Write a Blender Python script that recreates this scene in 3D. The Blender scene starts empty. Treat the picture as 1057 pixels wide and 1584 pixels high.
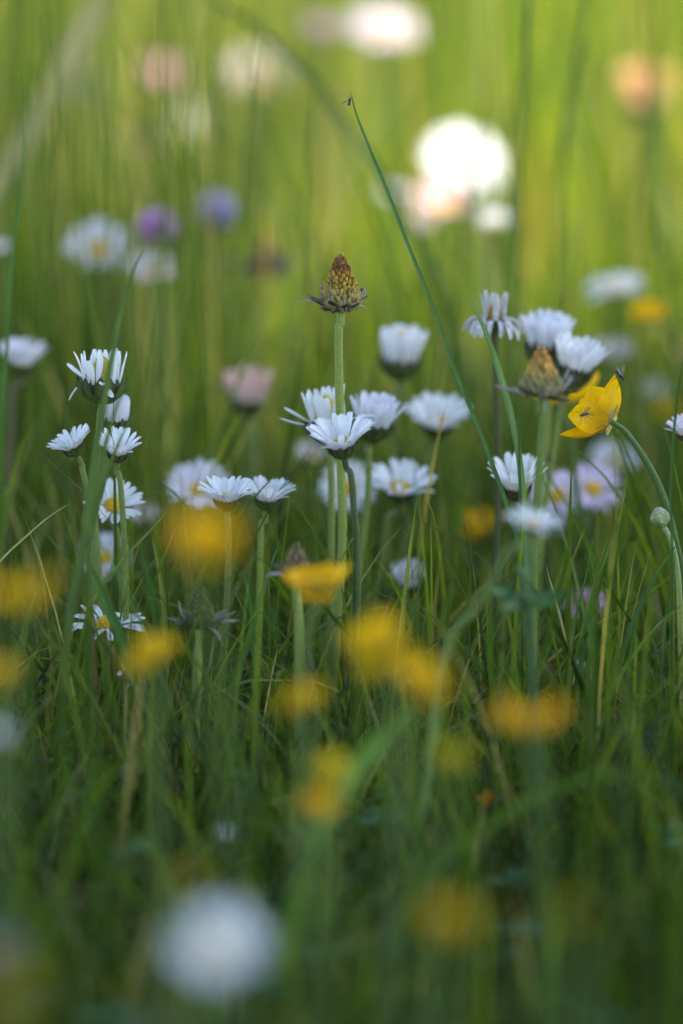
import bpy, math, random
import numpy as np
from mathutils import Vector, Matrix, noise

R_ = math.radians
rng = random.Random(11)
npr = np.random.default_rng(7)
scene = bpy.context.scene
COL = scene.collection

# ------------------------------------------------------------------ camera, light, exposure
PITCH = R_(12.0)
CAM_H = 0.406
FPX = 7927.0                                   # focal length in photograph pixels (1057 wide)
cam_d = bpy.data.cameras.new("camera")
cam = bpy.data.objects.new("camera", cam_d)
COL.objects.link(cam)
cam.location = (0, 0, CAM_H)
cam.rotation_euler = (math.pi / 2 - PITCH, 0, 0)
cam_d.sensor_fit = 'HORIZONTAL'
cam_d.sensor_width = 24.0
cam_d.lens = FPX / 1057 * 24.0
cam_d.clip_start = 0.02
cam_d.clip_end = 2000
cam_d.dof.use_dof = True
cam_d.dof.focus_distance = 1.50
cam_d.dof.aperture_fstop = 4.4
scene.camera = cam

SUN_AZ, SUN_EL = R_(96), R_(55)
world = bpy.data.worlds.new("World")
scene.world = world
world.use_nodes = True
wn = world.node_tree
sky = wn.nodes.new('ShaderNodeTexSky')
sky.sky_type = 'NISHITA'
sky.sun_disc = False
sky.sun_elevation = SUN_EL
sky.sun_rotation = SUN_AZ
wn.links.new(sky.outputs[0], wn.nodes['Background'].inputs[0])
wn.nodes['Background'].inputs[1].default_value = 0.14

sun_d = bpy.data.lights.new("sun", 'SUN')
sun_d.energy = 5.0
sun_d.angle = R_(0.53)
sun_d.color = (1.0, 0.93, 0.80)
sun = bpy.data.objects.new("sun", sun_d)
COL.objects.link(sun)
S = Vector((math.sin(SUN_AZ) * math.cos(SUN_EL), math.cos(SUN_AZ) * math.cos(SUN_EL), math.sin(SUN_EL)))
sun.rotation_euler = S.to_track_quat('Z', 'Y').to_euler()
sun.location = S * 30

scene.view_settings.view_transform = 'Standard'
scene.view_settings.look = 'None'
scene.view_settings.exposure = 2.1
scene.cycles.use_denoising = True
scene.cycles.max_bounces = 8
scene.cycles.transparent_max_bounces = 12

# ------------------------------------------------------------------ geometry of the picture
CF = Vector((0, math.cos(PITCH), -math.sin(PITCH)))
CU = Vector((0, math.sin(PITCH), math.cos(PITCH)))
CR = Vector((1, 0, 0))
CO = Vector((0, 0, CAM_H))

def ray(u, v):
    return CF + CR * ((u - 528.5) / FPX) - CU * ((v - 792.0) / FPX)

def at(u, v, d):                # point on the line of sight at depth d
    return CO + ray(u, v) * d

def at_y(u, v, y):              # point on the line of sight in the upright plane at distance y
    r = ray(u, v)
    return CO + r * (y / r.y)

def mm(px, d):                  # photograph pixels -> metres at depth d
    return px * d / FPX

# ------------------------------------------------------------------ materials
def plant_material(name, rough=0.5, trans=0.35, spec=0.4, noise_scale=400, noise_amt=0.25, tboost=(1.3, 1.35, 0.8), bump=0.0, streak=False):
    m = bpy.data.materials.new(name)
    m.use_nodes = True
    nt = m.node_tree
    N, L = nt.nodes, nt.links
    out = N['Material Output']
    bs = N['Principled BSDF']
    bs.inputs['Roughness'].default_value = rough
    bs.inputs['Specular IOR Level'].default_value = spec
    att = N.new('ShaderNodeAttribute'); att.attribute_name = 'Col'
    tc = N.new('ShaderNodeTexCoord')
    nz = N.new('ShaderNodeTexNoise'); nz.inputs['Scale'].default_value = noise_scale; nz.inputs['Detail'].default_value = 3
    if streak:
        mp = N.new('ShaderNodeMapping'); mp.inputs['Scale'].default_value = (1, 1, 0.08)
        L.new(tc.outputs['Object'], mp.inputs[0]); L.new(mp.outputs[0], nz.inputs['Vector'])
    else:
        L.new(tc.outputs['Object'], nz.inputs['Vector'])
    mr = N.new('ShaderNodeMapRange')
    mr.inputs['From Min'].default_value = 0.3; mr.inputs['From Max'].default_value = 0.7
    mr.inputs['To Min'].default_value = 1 - noise_amt; mr.inputs['To Max'].default_value = 1 + noise_amt
    L.new(nz.outputs[0], mr.inputs['Value'])
    vm = N.new('ShaderNodeVectorMath'); vm.operation = 'SCALE'
    L.new(att.outputs['Color'], vm.inputs[0]); L.new(mr.outputs[0], vm.inputs['Scale'])
    L.new(vm.outputs[0], bs.inputs['Base Color'])
    if bump:
        bp = N.new('ShaderNodeBump'); bp.inputs['Strength'].default_value = bump; bp.inputs['Distance'].default_value = 0.0003
        L.new(nz.outputs[0], bp.inputs['Height']); L.new(bp.outputs[0], bs.inputs['Normal'])
    if trans > 0:
        tr = N.new('ShaderNodeBsdfTranslucent')
        v2 = N.new('ShaderNodeVectorMath'); v2.operation = 'MULTIPLY'
        L.new(vm.outputs[0], v2.inputs[0]); v2.inputs[1].default_value = tboost
        L.new(v2.outputs[0], tr.inputs['Color'])
        mx = N.new('ShaderNodeMixShader'); mx.inputs[0].default_value = trans
        L.new(bs.outputs[0], mx.inputs[1]); L.new(tr.outputs[0], mx.inputs[2])
        L.new(mx.outputs[0], out.inputs[0])
    return m

M_GRASS = plant_material('grass_blade', 0.45, 0.48, 0.22, 300, 0.2, (2.15, 1.85, 0.4), streak=True)
M_STEM = plant_material('hairy_stem', 0.6, 0.15, 0.3, 1400, 0.16, (1.3, 1.3, 0.6), bump=0.6)
M_GREEN = plant_material('bract_green', 0.65, 0.15, 0.25, 900, 0.35, (1.3, 1.3, 0.6), bump=0.5)
M_PETAL = plant_material('daisy_petal', 0.55, 0.35, 0.3, 700, 0.05, (1.0, 1.0, 1.0), streak=False)
M_DISC = plant_material('daisy_disc', 0.7, 0.1, 0.2, 1500, 0.25, (1.1, 1.0, 0.7))
M_GOLD = plant_material('buttercup_petal', 0.36, 0.38, 0.15, 500, 0.08, (1.15, 1.0, 0.2))
M_DRY = plant_material('withered_petal', 0.75, 0.25, 0.2, 1200, 0.3, (1.0, 1.0, 0.9))
M_BLACK = plant_material('insect_shell', 0.35, 0.0, 0.5, 2000, 0.3)
M_LEAF = plant_material('leaf', 0.6, 0.3, 0.25, 250, 0.25, (1.6, 1.6, 0.6))
M_BARK = plant_material('bark', 0.9, 0.0, 0.2, 20, 0.5, bump=1.0, streak=True)

def wing_material():
    m = bpy.data.materials.new('insect_wing'); m.use_nodes = True
    b = m.node_tree.nodes['Principled BSDF']
    b.inputs['Base Color'].default_value = (0.10, 0.08, 0.06, 1)
    b.inputs['Roughness'].default_value = 0.25
    b.inputs['Alpha'].default_value = 0.45
    nz = m.node_tree.nodes.new('ShaderNodeTexNoise'); nz.inputs['Scale'].default_value = 2500
    rp = m.node_tree.nodes.new('ShaderNodeMapRange'); rp.inputs['To Min'].default_value = 0.3; rp.inputs['To Max'].default_value = 0.7
    m.node_tree.links.new(nz.outputs[0], rp.inputs['Value'])
    m.node_tree.links.new(rp.outputs[0], b.inputs['Alpha'])
    return m
M_WING = wing_material()

def soil_material():
    m = bpy.data.materials.new('soil'); m.use_nodes = True
    N, L = m.node_tree.nodes, m.node_tree.links
    b = N['Principled BSDF']; b.inputs['Roughness'].default_value = 0.95
    tc = N.new('ShaderNodeTexCoord')
    nz = N.new('ShaderNodeTexNoise'); nz.inputs['Scale'].default_value = 60; nz.inputs['Detail'].default_value = 6
    L.new(tc.outputs['Object'], nz.inputs['Vector'])
    cr = N.new('ShaderNodeValToRGB')
    cr.color_ramp.elements[0].position = 0.35; cr.color_ramp.elements[0].color = (0.018, 0.022, 0.010, 1)
    cr.color_ramp.elements[1].position = 0.7; cr.color_ramp.elements[1].color = (0.035, 0.055, 0.016, 1)
    L.new(nz.outputs[0], cr.inputs[0]); L.new(cr.outputs[0], b.inputs['Base Color'])
    return m
M_SOIL = soil_material()

# ------------------------------------------------------------------ mesh helpers
class MB:
    def __init__(s):
        s.v, s.f, s.c = [], [], []
    def grid(s, rows, cols, wrap=False):
        """rows: list of lists of points; cols: colour per row (or per point)."""
        b = len(s.v); n = len(rows[0])
        for i, r in enumerate(rows):
            for j, p in enumerate(r):
                s.v.append(tuple(p))
                c = cols[i] if isinstance(cols, list) else cols
                if isinstance(c, list): c = c[j]
                s.c.append(c)
        for i in range(len(rows) - 1):
            for j in range(n if wrap else n - 1):
                k = (j + 1) % n
                s.f.append((b + i * n + j, b + i * n + k, b + (i + 1) * n + k, b + (i + 1) * n + j))
    def tube(s, pts, rad, cols, k=8, cap=True):
        pts = [Vector(p) for p in pts]
        rows = []
        prev = None
        for i, p in enumerate(pts):
            t = (pts[min(i + 1, len(pts) - 1)] - pts[max(i - 1, 0)])
            t = t.normalized() if t.length > 1e-12 else Vector((0, 0, 1))
            if prev is None:
                a = t.orthogonal().normalized()
            else:
                a = (prev - t * prev.dot(t))
                a = a.normalized() if a.length > 1e-9 else t.orthogonal().normalized()
            prev = a
            b = t.cross(a)
            r = rad[i] if isinstance(rad, list) else rad
            rows.append([p + (a * math.cos(2 * math.pi * j / k) + b * math.sin(2 * math.pi * j / k)) * r for j in range(k)])
        b0 = len(s.v)
        s.grid(rows, cols, wrap=True)
        if cap:
            s.f.append(tuple(b0 + j for j in range(k))[::-1])
            s.f.append(tuple(b0 + (len(rows) - 1) * k + j for j in range(k)))
    def blob(s, c, r, col, axis=None, el=1.0, nu=6, nv=4):
        """small ellipsoid, el = elongation along axis"""
        axis = Vector(axis or (0, 0, 1)).normalized(); a = axis.orthogonal().normalized(); b = axis.cross(a)
        rows = []
        for i in range(nv + 1):
            th = math.pi * (0.04 + 0.92 * i / nv)
            rows.append([Vector(c) + axis * (-math.cos(th) * r * el) + (a * math.cos(2 * math.pi * j / nu) + b * math.sin(2 * math.pi * j / nu)) * (r * math.sin(th)) for j in range(nu)])
        b0 = len(s.v)
        s.grid(rows, col, wrap=True)
        s.f.append(tuple(b0 + j for j in range(nu))[::-1])
        s.f.append(tuple(b0 + nv * nu + j for j in range(nu)))
    def lathe(s, c, axis, prof, cols, k=16, wob=0.0):
        axis = Vector(axis).normalized(); a = axis.orthogonal().normalized(); b = axis.cross(a)
        rows = []
        for (r, h) in prof:
            rows.append([Vector(c) + axis * h + (a * math.cos(2 * math.pi * j / k) + b * math.sin(2 * math.pi * j / k)) * (r * (1 + wob * rng.uniform(-1, 1))) for j in range(k)])
        s.grid(rows, cols, wrap=True)
    def build(s, name, mat, parent=None, smooth=True):
        me = bpy.data.meshes.new(name)
        o = Vector(parent.location) if parent else Vector((0, 0, 0))
        if parent and parent.parent: o = o + parent.parent.location
        vv = np.array(s.v, dtype=np.float64) - np.array(o)
        me.from_pydata(vv.tolist(), [], s.f)
        at_ = me.attributes.new('Col', 'FLOAT_COLOR', 'POINT')
        cc = np.ones((len(s.v), 4), dtype=np.float32); cc[:, :3] = np.array(s.c, dtype=np.float32)
        at_.data.foreach_set('color', cc.ravel())
        if smooth:
            me.polygons.foreach_set('use_smooth', np.ones(len(me.polygons), dtype=bool))
        me.materials.append(mat)
        ob = bpy.data.objects.new(name, me)
        COL.objects.link(ob)
        if parent: ob.parent = parent
        return ob

def tag(o, label, cat, group=None, kind=None):
    if label: o['label'] = label
    if cat: o['category'] = cat
    if group: o['group'] = group
    if kind: o['kind'] = kind
    return o

def thing(name, loc, label, cat, group=None):
    o = bpy.data.objects.new(name, None)
    o.empty_display_size = 0.01
    COL.objects.link(o); o.location = loc
    return tag(o, label, cat, group)

def smooth_path(P, n=6):
    P = [Vector(p) for p in P]
    if len(P) < 3:
        return [P[0].lerp(P[-1], i / (n * 2)) for i in range(n * 2 + 1)]
    out = []
    for i in range(len(P) - 1):
        p0 = P[max(i - 1, 0)]; p1 = P[i]; p2 = P[i + 1]; p3 = P[min(i + 2, len(P) - 1)]
        for k in range(n):
            t = k / n
            out.append(0.5 * ((2 * p1) + (p2 - p0) * t + (2 * p0 - 5 * p1 + 4 * p2 - p3) * t * t + (3 * p1 - p0 - 3 * p2 + p3) * t ** 3))
    out.append(P[-1])
    return out

def mixc(a, b, t):
    t = max(0, min(1, t))
    return tuple(a[i] + (b[i] - a[i]) * t for i in range(3))

def vary(c, a=0.12):
    k = 1 + rng.uniform(-a, a)
    return tuple(x * k for x in c)

def up_axis(tx, ty):
    """flower axis leaning tx to the right and ty towards the camera"""
    return Vector((tx, -ty, 1)).normalized()

# colours (linear base colours)
WHITE = (0.83, 0.82, 0.81)
PINK = (0.80, 0.42, 0.55)
LILAC = (0.66, 0.55, 0.74)
GOLD = (0.85, 0.50, 0.002)
DISCY = (0.80, 0.46, 0.02)
STEMG = (0.29, 0.34, 0.07)
STEMD = (0.09, 0.12, 0.04)
BRACT = (0.055, 0.075, 0.022)
BRACTD = (0.030, 0.032, 0.020)
G1 = (0.050, 0.098, 0.011)
G2 = (0.075, 0.130, 0.015)
G3 = (0.034, 0.074, 0.016)
STRAW = (0.34, 0.29, 0.15)

# ------------------------------------------------------------------ flower parts
def stem_part(root, P, axis, path, dist_y, r0, r1, col0, col1, hair=False, k=8, name='stem'):
    """from the flower head P down the given pixel path to the soil"""
    pts = [P]
    if axis is not None: pts.append(P - axis * 0.004)
    for uv in (path or []):
        y = dist_y if len(uv) < 3 else at(uv[0], uv[1], uv[2]).y
        pts.append(at_y(uv[0], uv[1], y))
    last = pts[-1]
    base = Vector(root.location)
    if path:
        if last.z > 0.012:
            pts.append(last.lerp(Vector((base.x, base.y, 0.0)), 0.5))
    else:
        mid = P.lerp(base, 0.5) + Vector((rng.uniform(-.004, .004), rng.uniform(-.004, .004), 0))
        pts.append(mid)
    pts.append(base - Vector((0, 0, 0.004)))
    sp = smooth_path(pts, 6)
    n = len(sp)
    mb = MB()
    mb.tube(sp, [r0 + (r1 - r0) * i / (n - 1) for i in range(n)], [mixc(col0, col1, i / (n - 1) * 1.6) for i in range(n)], k=k)
    if hair:
        for _ in range(hair):
            i = rng.randrange(0, max(1, int(n * 0.8)))
            p = sp[i].lerp(sp[min(i + 1, n - 1)], rng.random())
            t = (sp[min(i + 1, n - 1)] - sp[max(i - 1, 0)]).normalized()
            a = Matrix.Rotation(rng.uniform(0, 6.283), 3, t) @ t.orthogonal().normalized()
            q = p + a * (r0 * 0.9)
            e = q + a * rng.uniform(.0003, .0007) - t * rng.uniform(-.0002, .0003)
            w = t * 0.00004
            mb.grid([[q - w, q + w], [e - w * .3, e + w * .3]], (0.42, 0.46, 0.26))
    return mb.build(name, M_STEM, root)

def petal_rows(P, N, a, r0, L, W, e0, curl, side, twist=0.0, nl=7, notch=0.0):
    """one narrow ray petal; e0 = elevation at the base, curl = change of elevation along it"""
    A = N.orthogonal().normalized(); B = N.cross(A)
    rad = A * math.cos(a) + B * math.sin(a)
    tan = N.cross(rad)
    prof = [.34, .55, .78, .95, 1.0, .88, .42]
    p = P + rad * r0
    rows, ts = [], []
    step = L / (nl - 1)
    for i in range(nl):
        t = i / (nl - 1)
        e = e0 + curl * t
        d = rad * math.cos(e) + N * math.sin(e)
        nn = N * math.cos(e) - rad * math.sin(e)
        if i: p = p + d * step + tan * (side * step)
        w = W * 0.5 * prof[min(int(round(t * 6)), 6)]
        tt = (tan * math.cos(twist * t) + nn * math.sin(twist * t))
        n2 = (nn * math.cos(twist * t) - tan * math.sin(twist * t))
        lift = n2 * (w * 0.35)
        rows.append([p - tt * w + lift, p - tt * w * .45 + lift * .1, p + tt * w * .05 - lift * .12 - (d * (W * notch) if i == nl - 1 else d * 0), p + tt * w * .5 + lift * .1, p + tt * w + lift])
        ts.append(t)
    return rows, ts

def petal_colours(ts, base, tint, amt, vein=True):
    out = []
    for t in ts:
        c = mixc(base, tint, amt * (0.15 + 0.85 * t * t))
        if t < 0.12: c = mixc(c, (0.62, 0.66, 0.42), 0.35)
        d = tuple(x * 0.93 for x in c)
        out.append([c, d, c, d, c] if vein else c)
    return out

def bract_cup(root, P, N, r, h, dark=0.5, nb=13, hair=0, spread=0.0, low=False):
    mb = MB()
    c0 = mixc(BRACT, BRACTD, dark)
    prof = [(.0012, -h), (r * .45, -h * .92), (r * .78, -h * .68), (r * .96, -h * .34), (r * 1.0, -0.0003), (r * .8, 0.0004), (0.0002, .0006)]
    mb.lathe(P, N, prof, [mixc(STEMG, c0, t) for t in (0, .5, .8, 1, 1, 1, 1)], k=10 if low else 20, wob=0.02)
    if not low:
        A = N.orthogonal().normalized(); B = N.cross(A)
        for i in range(nb):
            a = 2 * math.pi * (i + rng.uniform(-.2, .2)) / nb
            rad = A * math.cos(a) + B * math.sin(a); tan = N.cross(rad)
            rows, cols = [], []
            ln = h * rng.uniform(1.15, 1.45)
            for k in range(6):
                t = k / 5
                rr = r * (.45 + .62 * math.sin(min(1, t * 1.25) * math.pi / 2)) + spread * t * t * r + .0002
                hh = -h * .95 + ln * t
                w = r * .27 * [.7, 1, 1.05, .95, .65, .12][k]
                p = P + rad * rr + N * hh
                rows.append([p - tan * w, p + rad * .00025, p + tan * w])
                cc = mixc(mixc(STEMG, c0, .5), c0, t)
                cols.append([tuple(x * .6 for x in cc), cc, tuple(x * .6 for x in cc)])
            mb.grid(rows, cols)
        for _ in range(hair):
            a = rng.uniform(0, 6.283); t = rng.random()
            rad = A * math.cos(a) + B * math.sin(a)
            p = P + rad * r * (.55 + .5 * t) + N * (-h * .95 + h * t)
            e = p + rad * rng.uniform(.0004, .0012) + N * rng.uniform(-.0006, .0004) + B * rng.uniform(-.0004, .0004)
            w = N * .00004
            mb.grid([[p - w, p + w], [e, e + w * .3]], (0.45, 0.48, 0.32))
    return mb.build('bract_cup', M_GREEN, root)

def disc_part(root, P, N, r, h, col, low=False, n=110):
    mb = MB()
    A = N.orthogonal().normalized(); B = N.cross(A)
    prof = [(r, -.0002), (r * .97, h * .35), (r * .8, h * .7), (r * .5, h * .92), (0.0001, h)]
    mb.lathe(P, N, prof, [tuple(x * .75 for x in col)] * 5, k=14)
    if not low:
        for i in range(n):
            q = (i + .5) / n
            th = math.acos(1 - q * .98); a = i * 2.39996
            rr = math.sin(th) * r; hh = math.cos(th) * h
            rad = A * math.cos(a) + B * math.sin(a)
            ax = (rad * math.sin(th) + N * (math.cos(th) + .3)).normalized()
            c = vary(mixc(mixc(col, (.62, .60, .10), .45), col, q * 1.4), .15)
            mb.blob(P + rad * rr + N * hh, r * .105, c, ax, 1.4, 5, 3)
    return mb.build('disc', M_DISC, root)

DG = "daisies growing through the meadow grass"
def daisy(label, u, v, w, d, e=38, tx=0.0, ty=0.1, n=30, tint=PINK, amt=0.0, discc=DISCY, disc_r=.29, disc_h=.5, path=None,
          base=None, sharp=True, elevs=None, curl=18, dark=.5, stemc=None, plen=None, stem_r=.00092, hair=90, white=WHITE, lean=None,
          cup_h=.62, jitter=9, spread=0.0, petal_w=.26, rdf=None, keep=1.0, mat=None):
    """white meadow daisy; (u, v) the middle of its head, w its width in photograph pixels, d its depth"""
    N = up_axis(tx, ty)
    if sharp and 30 <= e <= 52: e += 6; ty += .12
    ee = R_(e)
    wid = mm(w, d)
    L = mm(plen, d) if plen else (wid / 2) / (.44 + math.cos(ee))
    rd = rdf * L if rdf else (.60 * L if e >= 60 else .44 * L if sharp else .38 * L)
    if e >= 60 and curl == 18: curl = -6
    C = at(u, v, d)
    P = C - N * (L * math.sin(ee) * .45)
    y = P.y
    if path:
        lp = path[-1]; q = at_y(lp[0], lp[1], y)
        prev = path[-2] if len(path) > 1 else (u, v)
        q0 = at_y(prev[0], prev[1], y)
        dr = (q - q0); k = min(2.0, q.z / max(1e-4, -dr.z)) if dr.z < 0 else 0
        b = Vector((q.x + dr.x * k * .6, q.y + rng.uniform(-.006, .006), 0))
    else:
        b = Vector((P.x + (lean if lean is not None else rng.uniform(-.012, .012)), P.y + rng.uniform(-.012, .012), 0))
    root = thing('daisy', b, label, 'daisy', DG)
    sc = stemc or mixc(STEMG, STEMD, rng.random() * .6)
    h = rd * cup_h * 1.5
    stem_part(root, P - N * h * .9, N, path, y, stem_r * L / .0075 if L < .0075 else stem_r, stem_r * 1.15, mixc(sc, BRACT, dark * .8), sc, hair=hair if sharp else 0, k=8 if sharp else 6)
    bract_cup(root, P, N, rd * 1.06, h, dark, hair=60 if sharp else 0, spread=spread, low=not sharp)
    disc_part(root, P + N * .0002, N, rd * disc_r / .29 * (.55 if e >= 60 and disc_r > .25 else .82), rd * disc_h * 1.0, discc, low=not sharp)
    W = L * petal_w
    allmb = MB()
    for i in range(n):
        if rng.random() > keep: continue
        a = 2 * math.pi * (i + rng.uniform(-.3, .3)) / n
        layer = i % 2
        if elevs:
            ev = elevs[i % len(elevs)]; ev = ev if isinstance(ev, tuple) else (ev, rng.uniform(-30, 30))
            e0 = R_(ev[0] + rng.uniform(-6, 6)); cl = R_(ev[1] + rng.uniform(-12, 12))
        else: e0 = ee + R_(rng.uniform(-jitter, jitter) + (5 if layer else -3) + curl * .3); cl = R_(-curl + rng.uniform(-10, 10))
        rows, ts = petal_rows(P + N * (.0003 + .00025 * layer), N, a, rd * (.86 - .06 * layer), L * rng.uniform(.9, 1.05), W * rng.uniform(.85, 1.1), e0, cl,
                              rng.uniform(-.07, .07), rng.uniform(-.35, .35), notch=rng.choice([0, 0, .12, .2]))
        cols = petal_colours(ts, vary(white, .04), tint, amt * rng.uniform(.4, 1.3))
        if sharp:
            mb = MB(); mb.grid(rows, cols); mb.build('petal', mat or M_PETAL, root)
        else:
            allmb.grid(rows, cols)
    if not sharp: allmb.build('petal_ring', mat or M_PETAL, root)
    return root

def seed_head(label, u_tip, v_tip, v_base, wbase, d, path, bract_px=48, bract_e=(10, 40), tipc=((.22, .055, .02), (.48, .27, .03), (.34, .27, .07), (.22, .16, .10)), wither=9,
              n=260, sharp=True, stem_r=.0012, lean=0.0, hair=260, stemc=STEMG, bractc=BRACTD, power=1.35):
    """spent flower: a cone of florets over spreading dark bracts and a few withered petals"""
    N = Vector((lean, -.04, 1)).normalized()
    T = at(u_tip, v_tip, d)
    H = mm(v_base - v_tip, d) / .985
    P = T - N * H
    rb = mm(wbase, d) / 2
    y = P.y
    lp = path[-1]; q = at_y(lp[0], lp[1], y)
    b = Vector((q.x + (q.x - P.x) * .1, y, 0))
    root = thing('spent_daisy', b, label, 'seed head', "spent flower heads between the daisies")
    stem_part(root, P - N * .0015, N, path, y, stem_r, stem_r * 1.2, stemc, tuple(x * .9 for x in stemc), hair=hair if sharp else 0)
    def shape(t):                                   # radius of the cone at height t
        return rb * (.80 + .55 * t - .25 * t * t) * 1.0 if t < .18 else rb * max(.05, (1 - ((t - .18) / .82) ** power)) * .9 + rb * .07
    mb = MB()
    mb.lathe(P, N, [(shape(t / 10) * .93, H * t / 10) for t in range(10)] + [(.0002, H * .985)], [tuple(x * .45 for x in mixc(tipc[3], tipc[2], t / 6)) for t in range(11)], k=16)
    A = N.orthogonal().normalized(); B = N.cross(A)
    for i in range(n):
        t = 1 - math.sqrt((i + .5) / n) * 1.0
        t = min(.985, max(.01, .02 + .97 * t + rng.gauss(0, .012)))
        a = i * 2.39996 + rng.gauss(0, .07)
        r = shape(t)
        rad = A * math.cos(a) + B * math.sin(a)
        c = mixc(tipc[3], tipc[2], t / .3) if t < .3 else (mixc(tipc[2], tipc[1], (t - .3) / .22) if t < .52 else mixc(tipc[1], tipc[0], (t - .58) / .15))
        if t > .95: c = (.60, .42, .03)
        c = vary(mixc(c, (.55, .40, .16), rng.choice([0, 0, .2])), .3)
        s = rb * (.115 - .035 * t) * rng.uniform(.7, 1.25)
        ax = (rad * .35 + N).normalized()
        mb.blob(P + rad * r * 1.0 + N * H * t, s, c, ax, 1.9 - .6 * t, 6, 4)
        if sharp and t > .25 and rng.random() < .8:
            mb.blob(P + rad * (r + s * .35) + N * (H * t + s * 1.5), s * .5, vary(mixc(c, tipc[0], .45), .3), ax, 1.0, 5, 3)
    mb.build('floret_cone', M_DISC, root)
    nb = 12
    for i in range(nb):
        a = 2 * math.pi * (i + rng.uniform(-.25, .25)) / nb
        rad = A * math.cos(a) + B * math.sin(a); tan = N.cross(rad)
        L = mm(bract_px, d) * rng.uniform(.8, 1.08); e = R_(rng.uniform(*bract_e)); p = P - N * .0012 + rad * rb * .25
        rows, cols = [], []
        for k in range(6):
            t = k / 5
            ek = e + R_(14) * t
            if k: p = p + (rad * math.cos(ek) + N * math.sin(ek)) * (L / 5)
            w = L * .19 * [.8, 1, 1, .9, .6, .12][k]
            up = N * w * .4
            rows.append([p - tan * w + up, p, p + tan * w + up])
            c = mixc(mixc(STEMG, bractc, .55), bractc, t * 1.3)
            cols.append([mixc(c, (.3, .27, .2), .3), c, mixc(c, (.3, .27, .2), .3)])
        m2 = MB(); m2.grid(rows, cols); m2.build('bract', M_GREEN, root)
    for i in range(wither):
        a = 2 * math.pi * (i + rng.uniform(-.3, .3)) / wither
        rows, ts = petal_rows(P - N * .0004, N, a, rb * .75, mm(rng.uniform(26, 52), d), mm(6.5, d), R_(rng.uniform(10, 85)), R_(rng.uniform(-100, 60)), rng.uniform(-.5, .5), rng.uniform(-5, 5))
        m2 = MB(); m2.grid(rows, [mixc((.42, .34, .30), (.30, .25, .24), t) for t in ts]); m2.build('withered_petal', M_DRY, root)
    return root

BG = "buttercups among the daisies"
def petal_disc(base, tip, nrm, width, cupd, col0=GOLD, nl=9, nw=7, tipcut=.0, prof=None, ripple=0.0):
    """broad petal from base to tip, hollow side along nrm"""
    ax = (tip - base); L = ax.length; ax.normalize()
    side = ax.cross(nrm).normalized(); nn = side.cross(ax).normalized()
    rows, cols = [], []
    prof = prof or [.22, .48, .72, .90, 1.0, 1.0, .90, .68, .25]
    ph = rng.uniform(0, 6)
    for i in range(nl):
        t = i / (nl - 1); r = []
        w = width / 2 * prof[i]
        for j in range(nw):
            s = -1 + 2 * j / (nw - 1)
            lift = cupd * L * (s * s * .55 * prof[i] + (2 * t - 1) ** 2 * .5 - .5)
            lift += ripple * L * math.sin(ph + s * 3 + t * 4) * t
            r.append(base + ax * (L * (t - .05 * s * s * t)) + side * (w * s) + nn * lift)
        rows.append(r)
        c = mixc((.62, .36, .004) if col0[0] > 5 * col0[2] + .2 else tuple(x * .85 for x in col0), col0, t * 2.2)
        cols.append([tuple(x * (1 - .03 * (j % 2)) for x in c) for j in range(nw)])
    mb = MB(); mb.grid(rows, cols)
    return mb

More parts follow.
